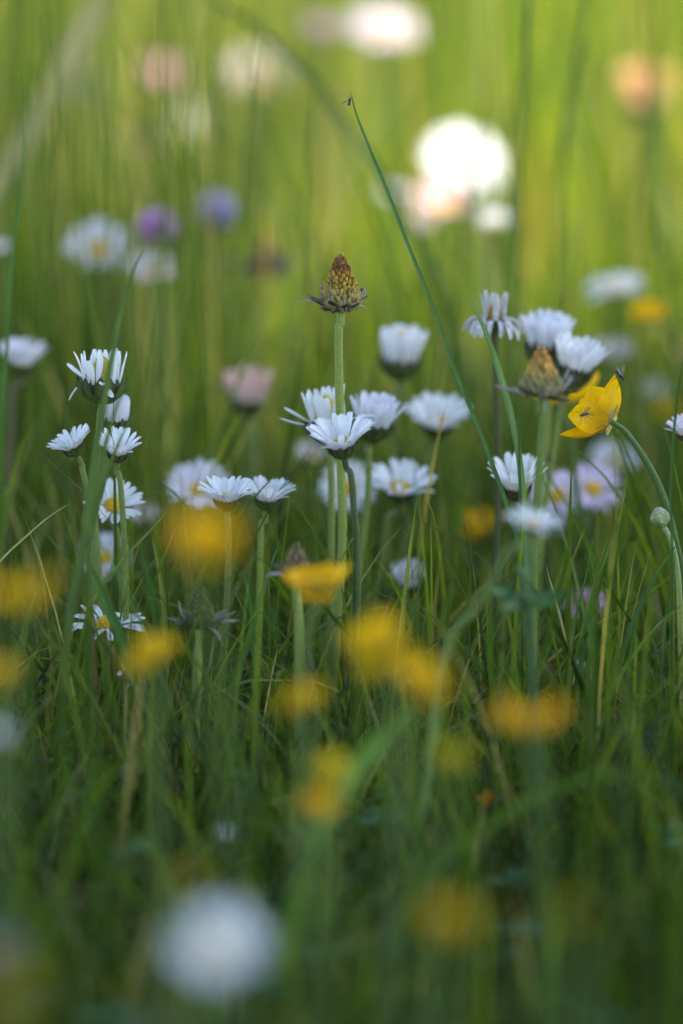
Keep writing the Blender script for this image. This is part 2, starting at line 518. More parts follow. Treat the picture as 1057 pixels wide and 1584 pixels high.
def buttercup(label, u, v, w, d, e=35, tx=0, ty=.1, path=None, n=5, col=None, rot=None, lean=None, stem_r=.0009, name='buttercup', cupd=.35, keep=(0, 1, 2, 3, 4), group=BG, pw=.92, azs=None):
    if d < 1.36: d = 1.5 - (1.5 - d) * 1.5
    elif d > 1.7: d = 1.5 + (d - 1.5) * .72
    N = up_axis(tx, ty); ee = R_(e)
    L = mm(w, d) / 2 / (math.cos(ee) + .12)
    C = at(u, v, d); P = C - N * (L * math.sin(ee) * .5)
    if path:
        q = at_y(path[-1][0], path[-1][1], P.y); b = Vector((q.x + (q.x - P.x) * .2, P.y, 0))
    else:
        b = Vector((P.x + (lean if lean is not None else rng.uniform(-.012, .012)), P.y + rng.uniform(-.01, .01), 0))
    root = thing(name, b, label, 'buttercup', group)
    stem_part(root, P - N * .0008, N, path, P.y, stem_r, stem_r * 1.2, (.11, .16, .035), (.09, .14, .03), k=6)
    A = (Vector((1, 0, 0)) - N * N.x).normalized(); B = N.cross(A)
    r0 = rng.uniform(0, 6.28) if rot is None else rot
    for i in keep if azs is None else range(len(azs)):
        a = r0 + 2 * math.pi * i / 5 + rng.uniform(-.1, .1) if azs is None else R_(azs[i][0])
        rad = A * math.cos(a) + B * math.sin(a)
        ei = ee + R_(rng.uniform(-20, 18)) if azs is None else R_(azs[i][1])
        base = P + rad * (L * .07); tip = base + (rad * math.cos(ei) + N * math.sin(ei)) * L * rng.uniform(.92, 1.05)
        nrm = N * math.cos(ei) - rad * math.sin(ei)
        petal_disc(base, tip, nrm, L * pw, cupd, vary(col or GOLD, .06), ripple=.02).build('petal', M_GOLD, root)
    mb = MB()
    for i in range(26):
        a = i * 2.4; rr = L * .20 * math.sqrt((i + .5) / 26); rad = A * math.cos(a) + B * math.sin(a)
        p0 = P + rad * rr; p1 = p0 + (N + rad * .5).normalized() * L * .28
        mb.tube([p0, p1], L * .012, (.55, .42, .03), k=4); mb.blob(p1, L * .035, (.75, .50, .02), N, 1.7, 5, 3)
    mb.blob(P + N * L * .08, L * .12, (.35, .42, .05), N, 1.1, 8, 5)
    mb.build('stamen_tuft', M_DISC, root)
    for i in range(5):
        a = r0 + 2 * math.pi * (i + .5) / 5
        rad = A * math.cos(a) + B * math.sin(a)
        base = P + rad * (L * .05) - N * .0006; tip = base + (rad * math.cos(ee - .25) + N * math.sin(ee - .25)) * L * .5
        petal_disc(base, tip, N * math.cos(ee) - rad * math.sin(ee), L * .3, .3, (.34, .34, .12), prof=[.6, .8, .95, 1, .95, .85, .65, .4, .1]).build('sepal', M_GREEN, root)
    return root

# ------------------------------------------------------------------ setting: soil and grass
def sheet():
    mb = MB()
    xs = [-200, -40, -8, -3, -1.2, -.5, 0, .5, 1.2, 3, 8, 40, 200]
    ys = [-200, -40, -8, -2, 0, .8, 1.2, 1.6, 2, 2.6, 3.4, 5, 9, 40, 200]
    mb.grid([[Vector((x, y, 0)) for x in xs] for y in ys], (.03, .04, .015))
    o = mb.build('ground', M_SOIL); o['kind'] = 'structure'
sheet()

def grass_field(name, label, n, xr, yr, hfun, wfun, colfun, leanr=(.1, .7), seg=6, xbias=None, keep=None, cross=True):
    """n single blades as one sheet of growing grass"""
    x = npr.uniform(xr[0], xr[1], n) if xbias is None else xbias(n)
    y = npr.uniform(yr[0], yr[1], n)
    if keep is not None:
        k = keep(x, y); x, y = x[k], y[k]; n = len(x)
    h = hfun(x, y); w = wfun(x, y, h)
    az = npr.uniform(0, 2 * np.pi, n); lean = npr.uniform(leanr[0], leanr[1], n) ** 1.3
    rot = npr.uniform(0, np.pi, n)
    twist = npr.uniform(-1.0, 1.0, n)
    base = np.stack([x, y, np.full(n, -.003)], 1)
    ld = np.stack([np.cos(az), np.sin(az), np.zeros(n)], 1)
    nc = 3 if cross else 2
    V = np.zeros((n, seg + 1, nc, 3), dtype=np.float32)
    prof = np.interp(np.linspace(0, 1, seg + 1), [0, .15, .55, .85, 1], [.75, 1, .85, .42, .03])
    for i in range(seg + 1):
        t = i / seg
        bend = lean * 1.25
        ang = bend * t
        # arc of a circle: position of a blade bent by 'bend' at its tip
        bs = np.where(np.abs(bend) < 1e-3, 1e-3, bend)
        hx = h * (1 - np.cos(ang)) / bs; hz = h * np.sin(ang) / bs
        c = base + ld * hx[:, None] + np.array([0, 0, 1.0]) * hz[:, None]
        r = rot + twist * t
        wd = np.stack([np.cos(r), np.sin(r), np.zeros(n)], 1)
        fw = np.stack([-np.sin(r), np.cos(r), np.zeros(n)], 1)
        hw = (w * .5 * prof[i])[:, None]
        if cross:
            V[:, i, 0] = c - wd * hw; V[:, i, 1] = c + fw * hw * .45; V[:, i, 2] = c + wd * hw
        else:
            V[:, i, 0] = c - wd * hw; V[:, i, 1] = c + wd * hw
    col = colfun(x, y, h)                                  # n x 3
    tt = np.linspace(0, 1, seg + 1)[None, :, None, None]
    Cc = np.repeat(np.repeat(col[:, None, None, :], seg + 1, 1), nc, 2)
    pale = np.array([.20, .22, .07])
    Cc = Cc * (1 - .35 * (1 - np.clip(tt * 4, 0, 1))) + pale * (.35 * (1 - np.clip(tt * 4, 0, 1)))
    tip = np.clip((tt - .9) * 10, 0, 1) * (npr.random(n) < .25)[:, None, None, None]
    Cc = Cc * (1 - .7 * tip) + np.array([.32, .24, .10]) * .7 * tip
    per = (seg + 1) * nc
    idx = []
    for i in range(seg):
        for j in range(nc - 1):
            idx.append([i * nc + j, i * nc + j + 1, (i + 1) * nc + j + 1, (i + 1) * nc + j])
    idx = np.array(idx)
    F = (idx[None] + (np.arange(n) * per)[:, None, None]).reshape(-1, 4)
    me = bpy.data.meshes.new(name)
    me.vertices.add(n * per); me.vertices.foreach_set('co', V.reshape(-1))
    me.loops.add(F.size); me.loops.foreach_set('vertex_index', F.reshape(-1).astype(np.int32))
    me.polygons.add(len(F)); me.polygons.foreach_set('loop_start', np.arange(0, F.size, 4, dtype=np.int32))
    me.update(calc_edges=True)
    a = me.attributes.new('Col', 'FLOAT_COLOR', 'POINT')
    c4 = np.ones((n * per, 4), dtype=np.float32); c4[:, :3] = Cc.reshape(-1, 3); a.data.foreach_set('color', c4.ravel())
    me.polygons.foreach_set('use_smooth', np.ones(len(F), dtype=bool))
    me.materials.append(M_GRASS)
    o = bpy.data.objects.new(name, me); COL.objects.link(o)
    tag(o, label, 'grass', None, 'stuff')
    return o

def colours(mix, straw=.04):
    mix = np.array(mix)
    def f(x, y, h):
        n = len(x)
        a = npr.integers(0, len(mix), n); b = npr.integers(0, len(mix), n); t = npr.random((n, 1))
        c = mix[a] * t + mix[b] * (1 - t)
        c = c * npr.uniform(.75, 1.3, (n, 1))
        s = npr.random(n) < straw
        c[s] = np.array(STRAW) * npr.uniform(.6, 1.1, (s.sum(), 1))
        return c.astype(np.float32)
    return f

def h_turf(x, y):
    lim = np.interp(y, [.6, 1.2, 1.33, 1.45, 1.6, 2.0], [.054, .060, .068, .082, .090, .095])
    return lim * np.clip(npr.lognormal(-.42, .45, len(x)), .2, 1.55)
w_turf = lambda x, y, h: npr.uniform(.0008, .0021, len(x)) * np.where(npr.random(len(x)) < .12, 1.7, 1)
TURFC = [(.060, .112, .013), (.070, .122, .014), G3, (.044, .088, .020), (.125, .175, .030), (.016, .032, .008), (.012, .026, .006)]  # darkest greens stand in for the shaded gaps between blades
grass_field('grass', 'short dense green turf filling the foreground beneath the flowers', 40000, (-.42, .42), (.75, 2.0), h_turf, w_turf, colours(TURFC, .05), (.03, 1.75))
def h_back(x, y):
    return np.interp(y, [1.74, 2.3, 3.2, 5], [.080, .12, .16, .18]) * np.clip(npr.lognormal(-.15, .35, len(x)), .3, 1.6)
def fnoise(x, y, f, z):
    return np.array([noise.noise(Vector((a * f, b * f, z))) for a, b in zip(x, y)])
def clumps(x, y):
    return npr.random(len(x)) < np.clip(.70 + 2.0 * fnoise(x, y, 9, 2.2), .03, 1)
def patchy(x, y, h):
    c = colours([(.06, .11, .008), (.095, .16, .009), (.13, .19, .011), (.15, .195, .013)], .06)(x, y, h)
    k = np.clip(2.2 * fnoise(x, y, 5, 5.5) - .12, 0, .75)[:, None] * npr.random((len(x), 1))
    return (c * (1 - k) + np.array([.32, .29, .15]) * k).astype(np.float32)
grass_field('meadow_grass', 'longer sunlit meadow grass blurred behind the daisies', 34000, (-.95, .95), (1.74, 4.6), h_back, lambda x, y, h: npr.uniform(.0018, .0042, len(x)), patchy, (.05, .8), cross=False, keep=clumps)
def tallx(n):
    return np.where(npr.random(n) < .72, npr.uniform(-.34, .0, n), npr.uniform(0, .34, n))
grass_field('tall_grass', 'thin tall blurred grass stalks rising behind the daisies, thickest on the left', 400, (-.3, .3), (1.68, 2.7), lambda x, y: npr.uniform(.16, .34, len(x)), lambda x, y, h: npr.uniform(.0010, .0022, len(x)), colours([G1, G3, (.07, .11, .03), (.12, .16, .04)], .10), (.0, .6), seg=9, xbias=tallx)
grass_field('wide_meadow', 'open meadow grass spreading to all sides', 45000, (-6, 6), (-3, 9), lambda x, y: npr.uniform(.05, .16, len(x)), lambda x, y, h: npr.uniform(.004, .009, len(x)), colours(TURFC, .05), (.1, .9), seg=4, cross=False,
            keep=lambda x, y: ~((np.abs(x) < .40 + .0 * y) & (y > .7) & (y < 2)) & ~((np.abs(x) < .93) & (y >= 1.9) & (y < 4.6)) & ~((np.abs(x) < .25) & (np.abs(y) < .25)))

grass_field('left_stalks', 'thin upright grass stalks, softly blurred, filling the left behind the sharp daisies', 150, (-.3, .3), (1.60, 2.0), lambda x, y: npr.uniform(.14, .30, len(x)), lambda x, y, h: npr.uniform(.0008, .0016, len(x)), colours([G1, G3, (.07, .11, .03), (.16, .17, .07)], .06), (.0, .4), seg=9, xbias=lambda n: npr.uniform(-.16, -.03, n))

grass_field('crossing_stalks', 'blurred thin stalks leaning across one another behind the daisies', 280, (-.3, .32), (1.72, 2.5), lambda x, y: npr.uniform(.12, .30, len(x)), lambda x, y, h: npr.uniform(.0010, .0026, len(x)), colours([G1, G3, (.03, .06, .015), (.26, .24, .11)], .15), (.2, 1.4), seg=9)
grass_field('fine_turf', 'fine pale leaning blades tangled through the turf around the sharp stems', 13000, (-.3, .3), (1.36, 1.78), lambda x, y: .088 * np.clip(npr.lognormal(-.5, .4, len(x)), .2, 1.2), lambda x, y, h: npr.uniform(.0006, .0014, len(x)), colours([(.085, .135, .018), (.11, .16, .028), (.06, .11, .012)], .10), (.2, 1.8), seg=7)

def ground_cover():
    mb = MB()
    for _ in range(420):
        x = rng.uniform(-.30, .30); y = rng.uniform(.95, 1.75); h = rng.uniform(.006, .034)
        c = vary(rng.choice([(.045, .115, .040), (.055, .13, .05), (.04, .10, .03)]), .25)
        p = Vector((x, y, h)); az0 = rng.uniform(0, 6.28)
        mb.tube([Vector((x + rng.uniform(-.01, .01), y + rng.uniform(-.01, .01), 0)), p], .0004, STEMG, k=4)
        r = rng.uniform(.004, .008)
        for k in range(3):
            a = az0 + k * 2.094
            d = Vector((math.cos(a), math.sin(a), rng.uniform(-.1, .4))).normalized(); s = d.cross(Vector((0, 0, 1))).normalized(); nn = s.cross(d)
            rows = []
            for i in range(6):
                t = i / 5; w = r * .62 * [.12, .6, .92, 1, .78, .25][i]
                rows.append([p + d * (r * 1.25 * t) + s * w * q + nn * (abs(q) * w * .35) for q in (-1, -.5, 0, .5, 1)])
            mb.grid(rows, [tuple(z * (1.0 if i not in (3,) else 1.3) for z in c) for i in range(6)])
    o = mb.build('clover_foliage', M_LEAF)
    tag(o, 'low clover leaves scattered through the shaded turf', 'clover', None, 'stuff')
ground_cover()

# ------------------------------------------------------------------ unseen tree added to lay shade over the near flowers
def shade_tree():
    tx, ty = 2.75, 0.25
    root = thing('shade_tree', (tx, ty, 0), 'unseen leafy tree added off to the right to shade the near flowers', 'tree')
    mb = MB()
    pts = smooth_path([Vector((tx, ty, -.1)), Vector((tx + .05, ty, 1.2)), Vector((tx - .05, ty - .05, 2.4)), Vector((tx, ty, 3.8)), Vector((tx, ty, 4.9))], 5)
    mb.tube(pts, [.15 - .12 * i / (len(pts) - 1) for i in range(len(pts))], (.10, .075, .05), k=10)
    for i in range(16):
        a = rng.uniform(0, 6.28); z = rng.uniform(2.6, 4.4); l = rng.uniform(1.0, 2.3)
        p = Vector((tx, ty, z)); q = p + Vector((math.cos(a) * l, math.sin(a) * l, l * .25))
        mb.tube([p, p.lerp(q, .5) + Vector((0, 0, .12)), q], [.045, .028, .008], (.10, .075, .05), k=6)
    mb.build('trunk', M_BARK, root)
    V, F, C = [], [], []
    cot = 1 / math.tan(SUN_EL)
    sx, sy = cot * math.sin(SUN_AZ), cot * math.cos(SUN_AZ)
    cnt = 0
    while cnt < 26000:
        a = rng.uniform(0, 6.283); r = math.sqrt(rng.random()) * 2.0; z = rng.gauss(3.9, .62)
        if not 2.5 < z < 5.4: continue
        k = 1 - ((z - 3.9) / 1.6) ** 2
        x = tx + math.cos(a) * r * math.sqrt(max(.05, k)); y = ty + math.sin(a) * r * math.sqrt(max(.05, k))
        gx, gy = x - z * sx, y - z * sy                       # where its shadow falls
        edge = 1.85 + .10 * noise.noise(Vector((gx * 5, 3.1, 0))) + 1.9 * max(0, min(.25, -.08 - gx)) - .25 * max(0, min(.2, gx))
        lump = noise.noise(Vector((gx * 5.5, gy * 3.5, 7.7)))
        dens = 1.0 if gy < edge else (0 if lump < .1 else .8 if gx < -.16 else .12)  # leaves kept by where their shadow lands, to shape the shade
        if rng.random() > dens: continue
        cnt += 1
        d = Vector((rng.gauss(0, 1), rng.gauss(0, 1), rng.gauss(0, .5))).normalized(); s = d.cross(Vector((rng.gauss(0, .4), rng.gauss(0, .4), 1))).normalized()
        l = rng.uniform(.05, .085); w = l * .36; p = Vector((x, y, z)); b = len(V)
        nn = s.cross(d)
        V += [tuple(p), tuple(p + d * l * .5 - s * w + nn * w * .3), tuple(p + d * l), tuple(p + d * l * .5 + s * w + nn * w * .3), tuple(p + d * l * .5)]
        F += [(b, b + 1, b + 4), (b + 1, b + 2, b + 4), (b + 2, b + 3, b + 4), (b + 3, b, b + 4)]
        c = vary((.045, .085, .02), .4); C += [c] * 5
    # low unseen branch and leaves added to block sky light and darken the foreground
    shade_bough = MB()
    shade_bough.tube(smooth_path([Vector((tx, ty, 2.2)), Vector((1.5, .55, 1.75)), Vector((.7, .7, 1.25)), Vector((-.4, .75, .95))], 6), [.05 - .044 * i / 18 for i in range(19)], (.10, .075, .05), k=7)
    shade_bough.build('shade_bough', M_BARK, root)
    for _ in range(4200):
        x = rng.uniform(-.65, .75); p = Vector((x, rng.gauss(.70, .20), .95 + .25 * x + rng.gauss(0, .07)))
        d = Vector((rng.gauss(0, 1), rng.gauss(0, 1), rng.gauss(0, .4))).normalized(); s = d.cross(Vector((rng.gauss(0, .3), rng.gauss(0, .3), 1))).normalized()
        l = rng.uniform(.05, .08); w = l * .36; b = len(V); nn = s.cross(d)
        V += [tuple(p), tuple(p + d * l * .5 - s * w + nn * w * .3), tuple(p + d * l), tuple(p + d * l * .5 + s * w + nn * w * .3), tuple(p + d * l * .5)]
        F += [(b, b + 1, b + 4), (b + 1, b + 2, b + 4), (b + 2, b + 3, b + 4), (b + 3, b, b + 4)]
        c = vary((.045, .085, .02), .4); C += [c] * 5
    m2 = MB(); m2.v, m2.f, m2.c = V, F, C
    m2.build('crown', M_LEAF, root)
shade_tree()

# ------------------------------------------------------------------ the flowers, near to sharp focus
seed_head('brown cone of a spent flower on the tall straight pale stem in the middle', 527, 391, 476, 64, 1.50,
          [(524, 520), (527, 700), (530, 830), (522, 960), (512, 1150)], bract_px=52, bract_e=(8, 32), power=1.0, wither=7)

daisy('white daisy cup directly in front of the tall cone stem, leaning left', 527, 676, 104, 1.485, e=42, tx=-.18, ty=.25, n=34, dark=.75,
      path=[(543, 735), (548, 790), (552, 830), (553, 930), (548, 1100)], stemc=STEMD, amt=.06, tint=LILAC)
daisy('wilting daisy with narrow upright petals and a high pale yellow dome, behind the cone stem', 505, 634, 78, 1.53, e=70, tx=-.1, ty=.05, n=20, elevs=[78, 84, 88, 80, 92, 86, 74, 25, 10], plen=52, discc=(.62, .52, .14), disc_h=1.35, disc_r=.2, rdf=.62,
      path=[(512, 700), (513, 800), (512, 930)], dark=.8, amt=.12, tint=(.6, .5, .5), petal_w=.22)
daisy('half closed daisy with pinkish tips just right of the tall cone stem', 581, 640, 68, 1.55, e=70, tx=.22, ty=.05, n=30, amt=.35, tint=LILAC, plen=46, dark=.65,
      path=[(571, 700), (568, 780), (555, 890), (540, 1010)])
daisy('softly blurred open white daisy standing apart, right of the cone stem', 677, 645, 108, 1.60, e=40, tx=.02, ty=.28, n=28, dark=.85, path=[(668, 700), (640, 800), (600, 930)], sharp=True, hair=0)
daisy('open white daisy below the half closed pinkish one, yellow disc peeping through', 620, 749, 110, 1.575, e=34, tx=.10, ty=.30, n=28, dark=.9, path=[(602, 800), (592, 860), (575, 960)], hair=0, disc_h=.7)
daisy('wide open daisy facing the viewer, crossed by the tall cone stem', 538, 755, 96, 1.63, e=14, tx=0, ty=1.35, n=30, dark=.5, disc_h=.6, hair=0)
daisy('left daisy of the touching pair of shallow white cups', 351, 763, 92, 1.505, e=36, tx=0, ty=.12, n=34, dark=.2, path=[(353, 810), (352, 900), (345, 1050)])
daisy('right daisy of the touching pair of shallow white cups', 414, 763, 84, 1.525, e=40, tx=.10, ty=.10, n=32, dark=.35, path=[(404, 815), (402, 900), (399, 1020)])
daisy('white daisy cup at the far left of the grassy cluster, tilting left behind the blades', 110, 685, 78, 1.50, e=34, tx=-.45, ty=.1, n=32, dark=.4, path=[(128, 730), (145, 800), (158, 950)])
daisy('white daisy cup on a thick straight stem beneath the closed pink bud', 183, 690, 72, 1.49, e=46, tx=.08, ty=.30, n=28, dark=.55, path=[(186, 745), (193, 850), (195, 960), (194, 1110)])
daisy('ragged daisy with some petals upright and some hanging, above the closed pink bud', 158, 572, 70, 1.51, e=72, tx=.03, ty=.0, n=22, elevs=[80, 84, 78, 88, 76, 82, 5, -40], plen=48, discc=(.60, .50, .10), disc_h=1.15, disc_r=.17, rdf=.72, dark=.45,
      path=[(155, 640), (148, 760), (146, 900)], petal_w=.24)
daisy('closed pink tinged daisy bud between the ragged daisy and the cup below it', 180, 636, 40, 1.52, e=84, tx=.0, ty=.0, n=22, amt=.45, tint=LILAC, plen=36, dark=.45, cup_h=.9, path=[(168, 700), (152, 780), (146, 900)], curl=-6, jitter=3, petal_w=.38)
daisy('open daisy tilted towards the viewer with a broad yellow disc, behind the thick straight stem', 176, 779, 98, 1.525, e=26, tx=.12, ty=.75, n=30, dark=.6, path=[(182, 830), (188, 900), (190, 1010)], disc_h=.6)
daisy('low flat daisy near the turf with drooping petals and a yellow disc', 166, 967, 114, 1.50, e=6, tx=.05, ty=.25, n=26, elevs=[8, 14, 0, 20, -10], plen=44, disc_h=.8, dark=.5, keep=.8)
daisy('daisy with pale petals hanging down under the tilted yellow buttercup', 196, 1035, 60, 1.48, e=-10, tx=.3, ty=.3, n=14, elevs=[0, -30, -50, 10], plen=26, keep=.4, dark=.5)
daisy('pale pink white daisy at the left edge on a brownish stem', 36, 550, 76, 1.625, e=52, tx=.05, ty=.10, n=30, amt=.28, tint=PINK, dark=.4, hair=0, path=[(22, 600), (15, 700), (8, 850)], stemc=(.16, .12, .06))
daisy('half closed white daisy with a yellow tip, upper middle right of the cone', 621, 538, 62, 1.61, e=80, tx=.06, ty=.1, n=28, plen=50, amt=.10, tint=PINK, dark=.45, hair=0, disc_h=1.5, disc_r=.2, path=[(618, 590), (610, 700), (600, 800)], stemc=(.19, .22, .06))
daisy('withered daisy with curled down petals and a few upright, tallest right of the leaning blade', 766, 483, 62, 1.545, e=40, tx=.05, ty=0, n=34, elevs=[(85, 5), (78, 10), (40, -130), (30, -120), (45, -150), (20, -90), (50, -140)], plen=44, discc=(.40, .24, .05), disc_h=1.5, disc_r=.2, amt=.25, tint=(.55, .45, .45), dark=.85, white=(.62, .58, .58), curl=0, petal_w=.2,
      path=[(766, 520), (768, 600), (771, 720), (768, 850)], stemc=(.09, .10, .035), mat=M_DRY)
daisy('upright white daisy with purple tips standing behind the blunt brown cone', 846, 516, 80, 1.575, e=72, tx=0, ty=.06, n=34, amt=.30, tint=LILAC, plen=50, dark=.95, hair=0, cup_h=.8, path=[(848, 580), (845, 680), (832, 800)])
daisy('white daisy cup with dark bracts leaning right above the yellow petals', 894, 552, 72, 1.56, e=68, tx=.30, ty=.05, n=32, amt=.2, tint=LILAC, plen=46, dark=.95, hair=0, cup_h=.85, path=[(870, 620), (856, 700), (838, 830)])
daisy('white daisy cup with a black collar above the pale blurred one', 799, 738, 90, 1.53, e=52, tx=.0, ty=.22, n=26, dark=1.0, path=[(803, 790), (806, 880), (808, 1000)], hair=0)
daisy('pinkish daisy cut by the right edge of the view', 1062, 662, 60, 1.52, e=48, tx=-.2, ty=.1, n=28, amt=.35, tint=PINK, dark=.5, path=[(1066, 720), (1068, 850), (1070, 1000)])
daisy('small half shut lilac white daisy low in the grass right of the cone stem', 633, 893, 52, 1.585, e=60, tx=.0, ty=.35, n=24, amt=.18, tint=LILAC, plen=30, dark=.5, hair=0)
daisy('tiny bluish white closed daisy bud down in the dark turf', 352, 1291, 26, 1.40, e=80, n=14, plen=26, curl=0, dark=.3, hair=0, ty=.1, stemc=STEMG)

# ------------------------------------------------------------------ daisies out of focus
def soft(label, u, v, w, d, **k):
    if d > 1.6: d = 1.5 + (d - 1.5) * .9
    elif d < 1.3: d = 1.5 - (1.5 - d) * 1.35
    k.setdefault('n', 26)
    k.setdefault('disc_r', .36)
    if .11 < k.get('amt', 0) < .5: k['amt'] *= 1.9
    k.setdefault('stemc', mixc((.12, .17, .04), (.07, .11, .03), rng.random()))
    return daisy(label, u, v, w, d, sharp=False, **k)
soft('pale tilted bluish white daisy out of focus in front of the dark collared cup', 826, 808, 104, 1.36, e=18, tx=.18, ty=.08, dark=.6, path=[(790, 850, 1.36), (745, 930, 1.37), (690, 1010, 1.38)], stemc=(.20, .28, .07))
soft('large blurred white daisy at the bottom, facing the viewer', 335, 1462, 170, 1.17, e=16, tx=.05, ty=.8, n=30)
soft('bluish white smear of a daisy at the left edge above the dark turf', 2, 1140, 60, 1.25, e=40)
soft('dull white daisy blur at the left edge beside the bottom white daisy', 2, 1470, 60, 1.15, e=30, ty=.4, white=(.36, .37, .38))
soft('blurred pinkish white daisy behind the touching pair of cups', 308, 755, 112, 1.62, e=22, ty=.75, white=(.85, .78, .82), amt=.08)
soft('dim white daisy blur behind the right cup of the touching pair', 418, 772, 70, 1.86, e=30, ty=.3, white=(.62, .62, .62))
soft('small pink white daisy peeping out right of the thick straight stem', 222, 797, 56, 1.66, e=30, ty=.5, white=(.8, .66, .73), amt=.3)
soft('white daisy seen through the grass blades below the viewer facing daisy', 162, 862, 96, 1.62, e=18, ty=1.0, amt=.12)
soft('round white blurred daisy left of the leaning cup on the cone stem', 486, 702, 60, 1.75, e=36, ty=.3, amt=.15)
soft('pinkish brown closed daisy on a thick stem left of the cone', 385, 600, 56, 1.69, e=70, plen=46, amt=.85, white=(.83, .62, .58), discc=(.60, .34, .16), tint=(.66, .34, .26), stem_r=.0017, stemc=(.19, .24, .07), path=[(388, 650), (390, 740), (385, 880)], disc_h=1.5)
soft('pink daisy with a golden disc, left of the pink pair under the sharp buttercup', 862, 766, 100, 1.64, e=22, ty=.8, tx=-.2, amt=.25, white=(.84, .74, .83), tint=(.75, .45, .68), disc_h=.8)
soft('lilac pink daisy with a golden disc, right of the pink pair under the sharp buttercup', 918, 755, 104, 1.65, e=24, ty=.75, tx=.2, amt=.25, white=(.82, .70, .82), tint=(.72, .42, .68), disc_h=.8)
soft('white blurred daisy dome above the lilac pink pair', 950, 712, 88, 1.75, e=30, ty=.45, tx=.15, amt=.12)
soft('pink daisy behind the upright blades at the lower right', 906, 940, 80, 1.585, e=36, ty=.5, white=(.80, .56, .66), amt=.4)
soft('small pink and orange daisy low between the blades at the right', 892, 1045, 58, 1.535, e=30, ty=.7, white=(.80, .58, .68), amt=.4)
soft('pale pink daisy behind the blades near the right edge', 1020, 885, 90, 1.80, e=30, ty=.5, amt=.35)
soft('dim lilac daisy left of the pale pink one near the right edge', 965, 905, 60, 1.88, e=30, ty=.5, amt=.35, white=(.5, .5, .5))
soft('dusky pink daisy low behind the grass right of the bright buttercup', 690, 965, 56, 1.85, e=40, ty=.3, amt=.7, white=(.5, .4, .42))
soft('wide flat bluish white daisy beside the yellow orange blur at the upper right', 952, 446, 106, 1.83, e=14, ty=.2, tx=-.12, amt=.03)
soft('small bluish white daisy under the brightest flower', 766, 342, 62, 1.90, e=30, ty=.3)
soft('pinkish daisy blur right of the two white cups', 948, 545, 66, 1.86, e=45, ty=.2, amt=.22)
soft('round white daisy blur near the right edge, above the golden blur', 1008, 606, 56, 1.90, e=40, ty=.3, amt=.06)
soft('dazzling sunlit white daisy, the brightest flower of the background', 716, 250, 138, 2.06, e=24, ty=.9, tx=.4, n=34)
soft('pale pink sunlit daisy hanging below the dazzling one', 688, 308, 92, 2.03, e=40, ty=.7, tx=-.1, white=(.82, .58, .62), amt=.4)
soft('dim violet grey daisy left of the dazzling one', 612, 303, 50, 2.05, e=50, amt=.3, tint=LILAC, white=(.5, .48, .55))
soft('brownish pink spent daisy under the dazzling one', 655, 342, 50, 2.02, e=60, amt=.9, tint=(.5, .3, .25))
soft('broad pink white daisy at the very top of the view', 592, 44, 128, 2.16, e=14, ty=.45, tx=.12, n=32, white=(.82, .70, .74), amt=.12)
soft('small round pink daisy touching the broad one at the top', 502, 46, 62, 2.18, e=55, white=(.8, .58, .66), amt=.45)
soft('creamy white daisy dome in the upper middle left', 396, 115, 112, 2.28, e=34, ty=.5, white=(.82, .70, .66), amt=.10)
soft('bright pink daisy in the upper left', 256, 116, 74, 2.3, e=50, ty=.3, white=(.84, .56, .68), amt=.85, tint=(.8, .28, .38))
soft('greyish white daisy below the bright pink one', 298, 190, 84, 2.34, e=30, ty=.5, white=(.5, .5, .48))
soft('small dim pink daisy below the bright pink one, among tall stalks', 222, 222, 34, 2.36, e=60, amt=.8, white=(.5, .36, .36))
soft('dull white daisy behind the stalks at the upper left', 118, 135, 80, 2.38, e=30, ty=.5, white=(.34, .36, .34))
soft('round peach coloured spent daisy at the upper right', 1000, 136, 68, 2.16, e=80, plen=52, amt=.9, tint=(.85, .45, .20), white=(.85, .55, .30), discc=(.85, .42, .08), disc_h=1.2, disc_r=.3)
soft('white daisy with a yellow disc at the left under the purple clover', 152, 384, 116, 1.80, e=30, ty=.7, amt=.04, white=(.85, .80, .78), disc_h=1)
soft('white daisy half hidden below the purple clover', 235, 416, 86, 1.78, white=(.85, .76, .74), e=30, ty=.55, amt=.15, discc=(.8, .5, .15))
soft('lilac daisy cut by the left edge beside the tall blade', -2, 384, 40, 1.8, e=40, amt=.4, tint=LILAC)
soft('faint grey pink daisy in the shade left of the pinkish brown bud', 220, 528, 70, 2.08, e=40, ty=.4, white=(.36, .32, .30), amt=.2)  # petal colour darkened well below the daisy white to look shaded
soft('faint grey white daisy low in the shade left of the pinkish brown bud', 263, 640, 56, 2.05, e=40, ty=.4, white=(.40, .40, .40))  # shade put into the petal colour, grey instead of white

seed_head('blunt orange brown cone in front of the upright purple tipped daisy', 838, 532, 610, 66, 1.45, [(840, 650), (832, 760), (826, 860)], bract_px=56, bract_e=(-5, 20), n=200, sharp=False,
          tipc=((.45, .20, .04), (.50, .30, .07), (.28, .24, .10), (.25, .22, .13)), wither=6, stem_r=.0011, stemc=(.17, .24, .05), power=.8)
seed_head('little brown topped cone standing behind the low orange buttercup', 459, 838, 895, 40, 1.45, [(462, 950), (463, 1060)], bract_px=44, bract_e=(25, 55), n=90, tipc=((.40, .24, .12), (.30, .20, .09), (.16, .14, .06), (.12, .10, .06)), wither=3, hair=40)
seed_head('bare green cone with ragged grey bracts low in the grass at the left', 308, 900, 968, 44, 1.47, [(306, 1020), (302, 1120)], bract_px=56, bract_e=(5, 35), n=160, tipc=((.16, .13, .05), (.13, .15, .05), (.11, .14, .04), (.10, .12, .04)), wither=5, hair=40, bractc=(.10, .085, .07))
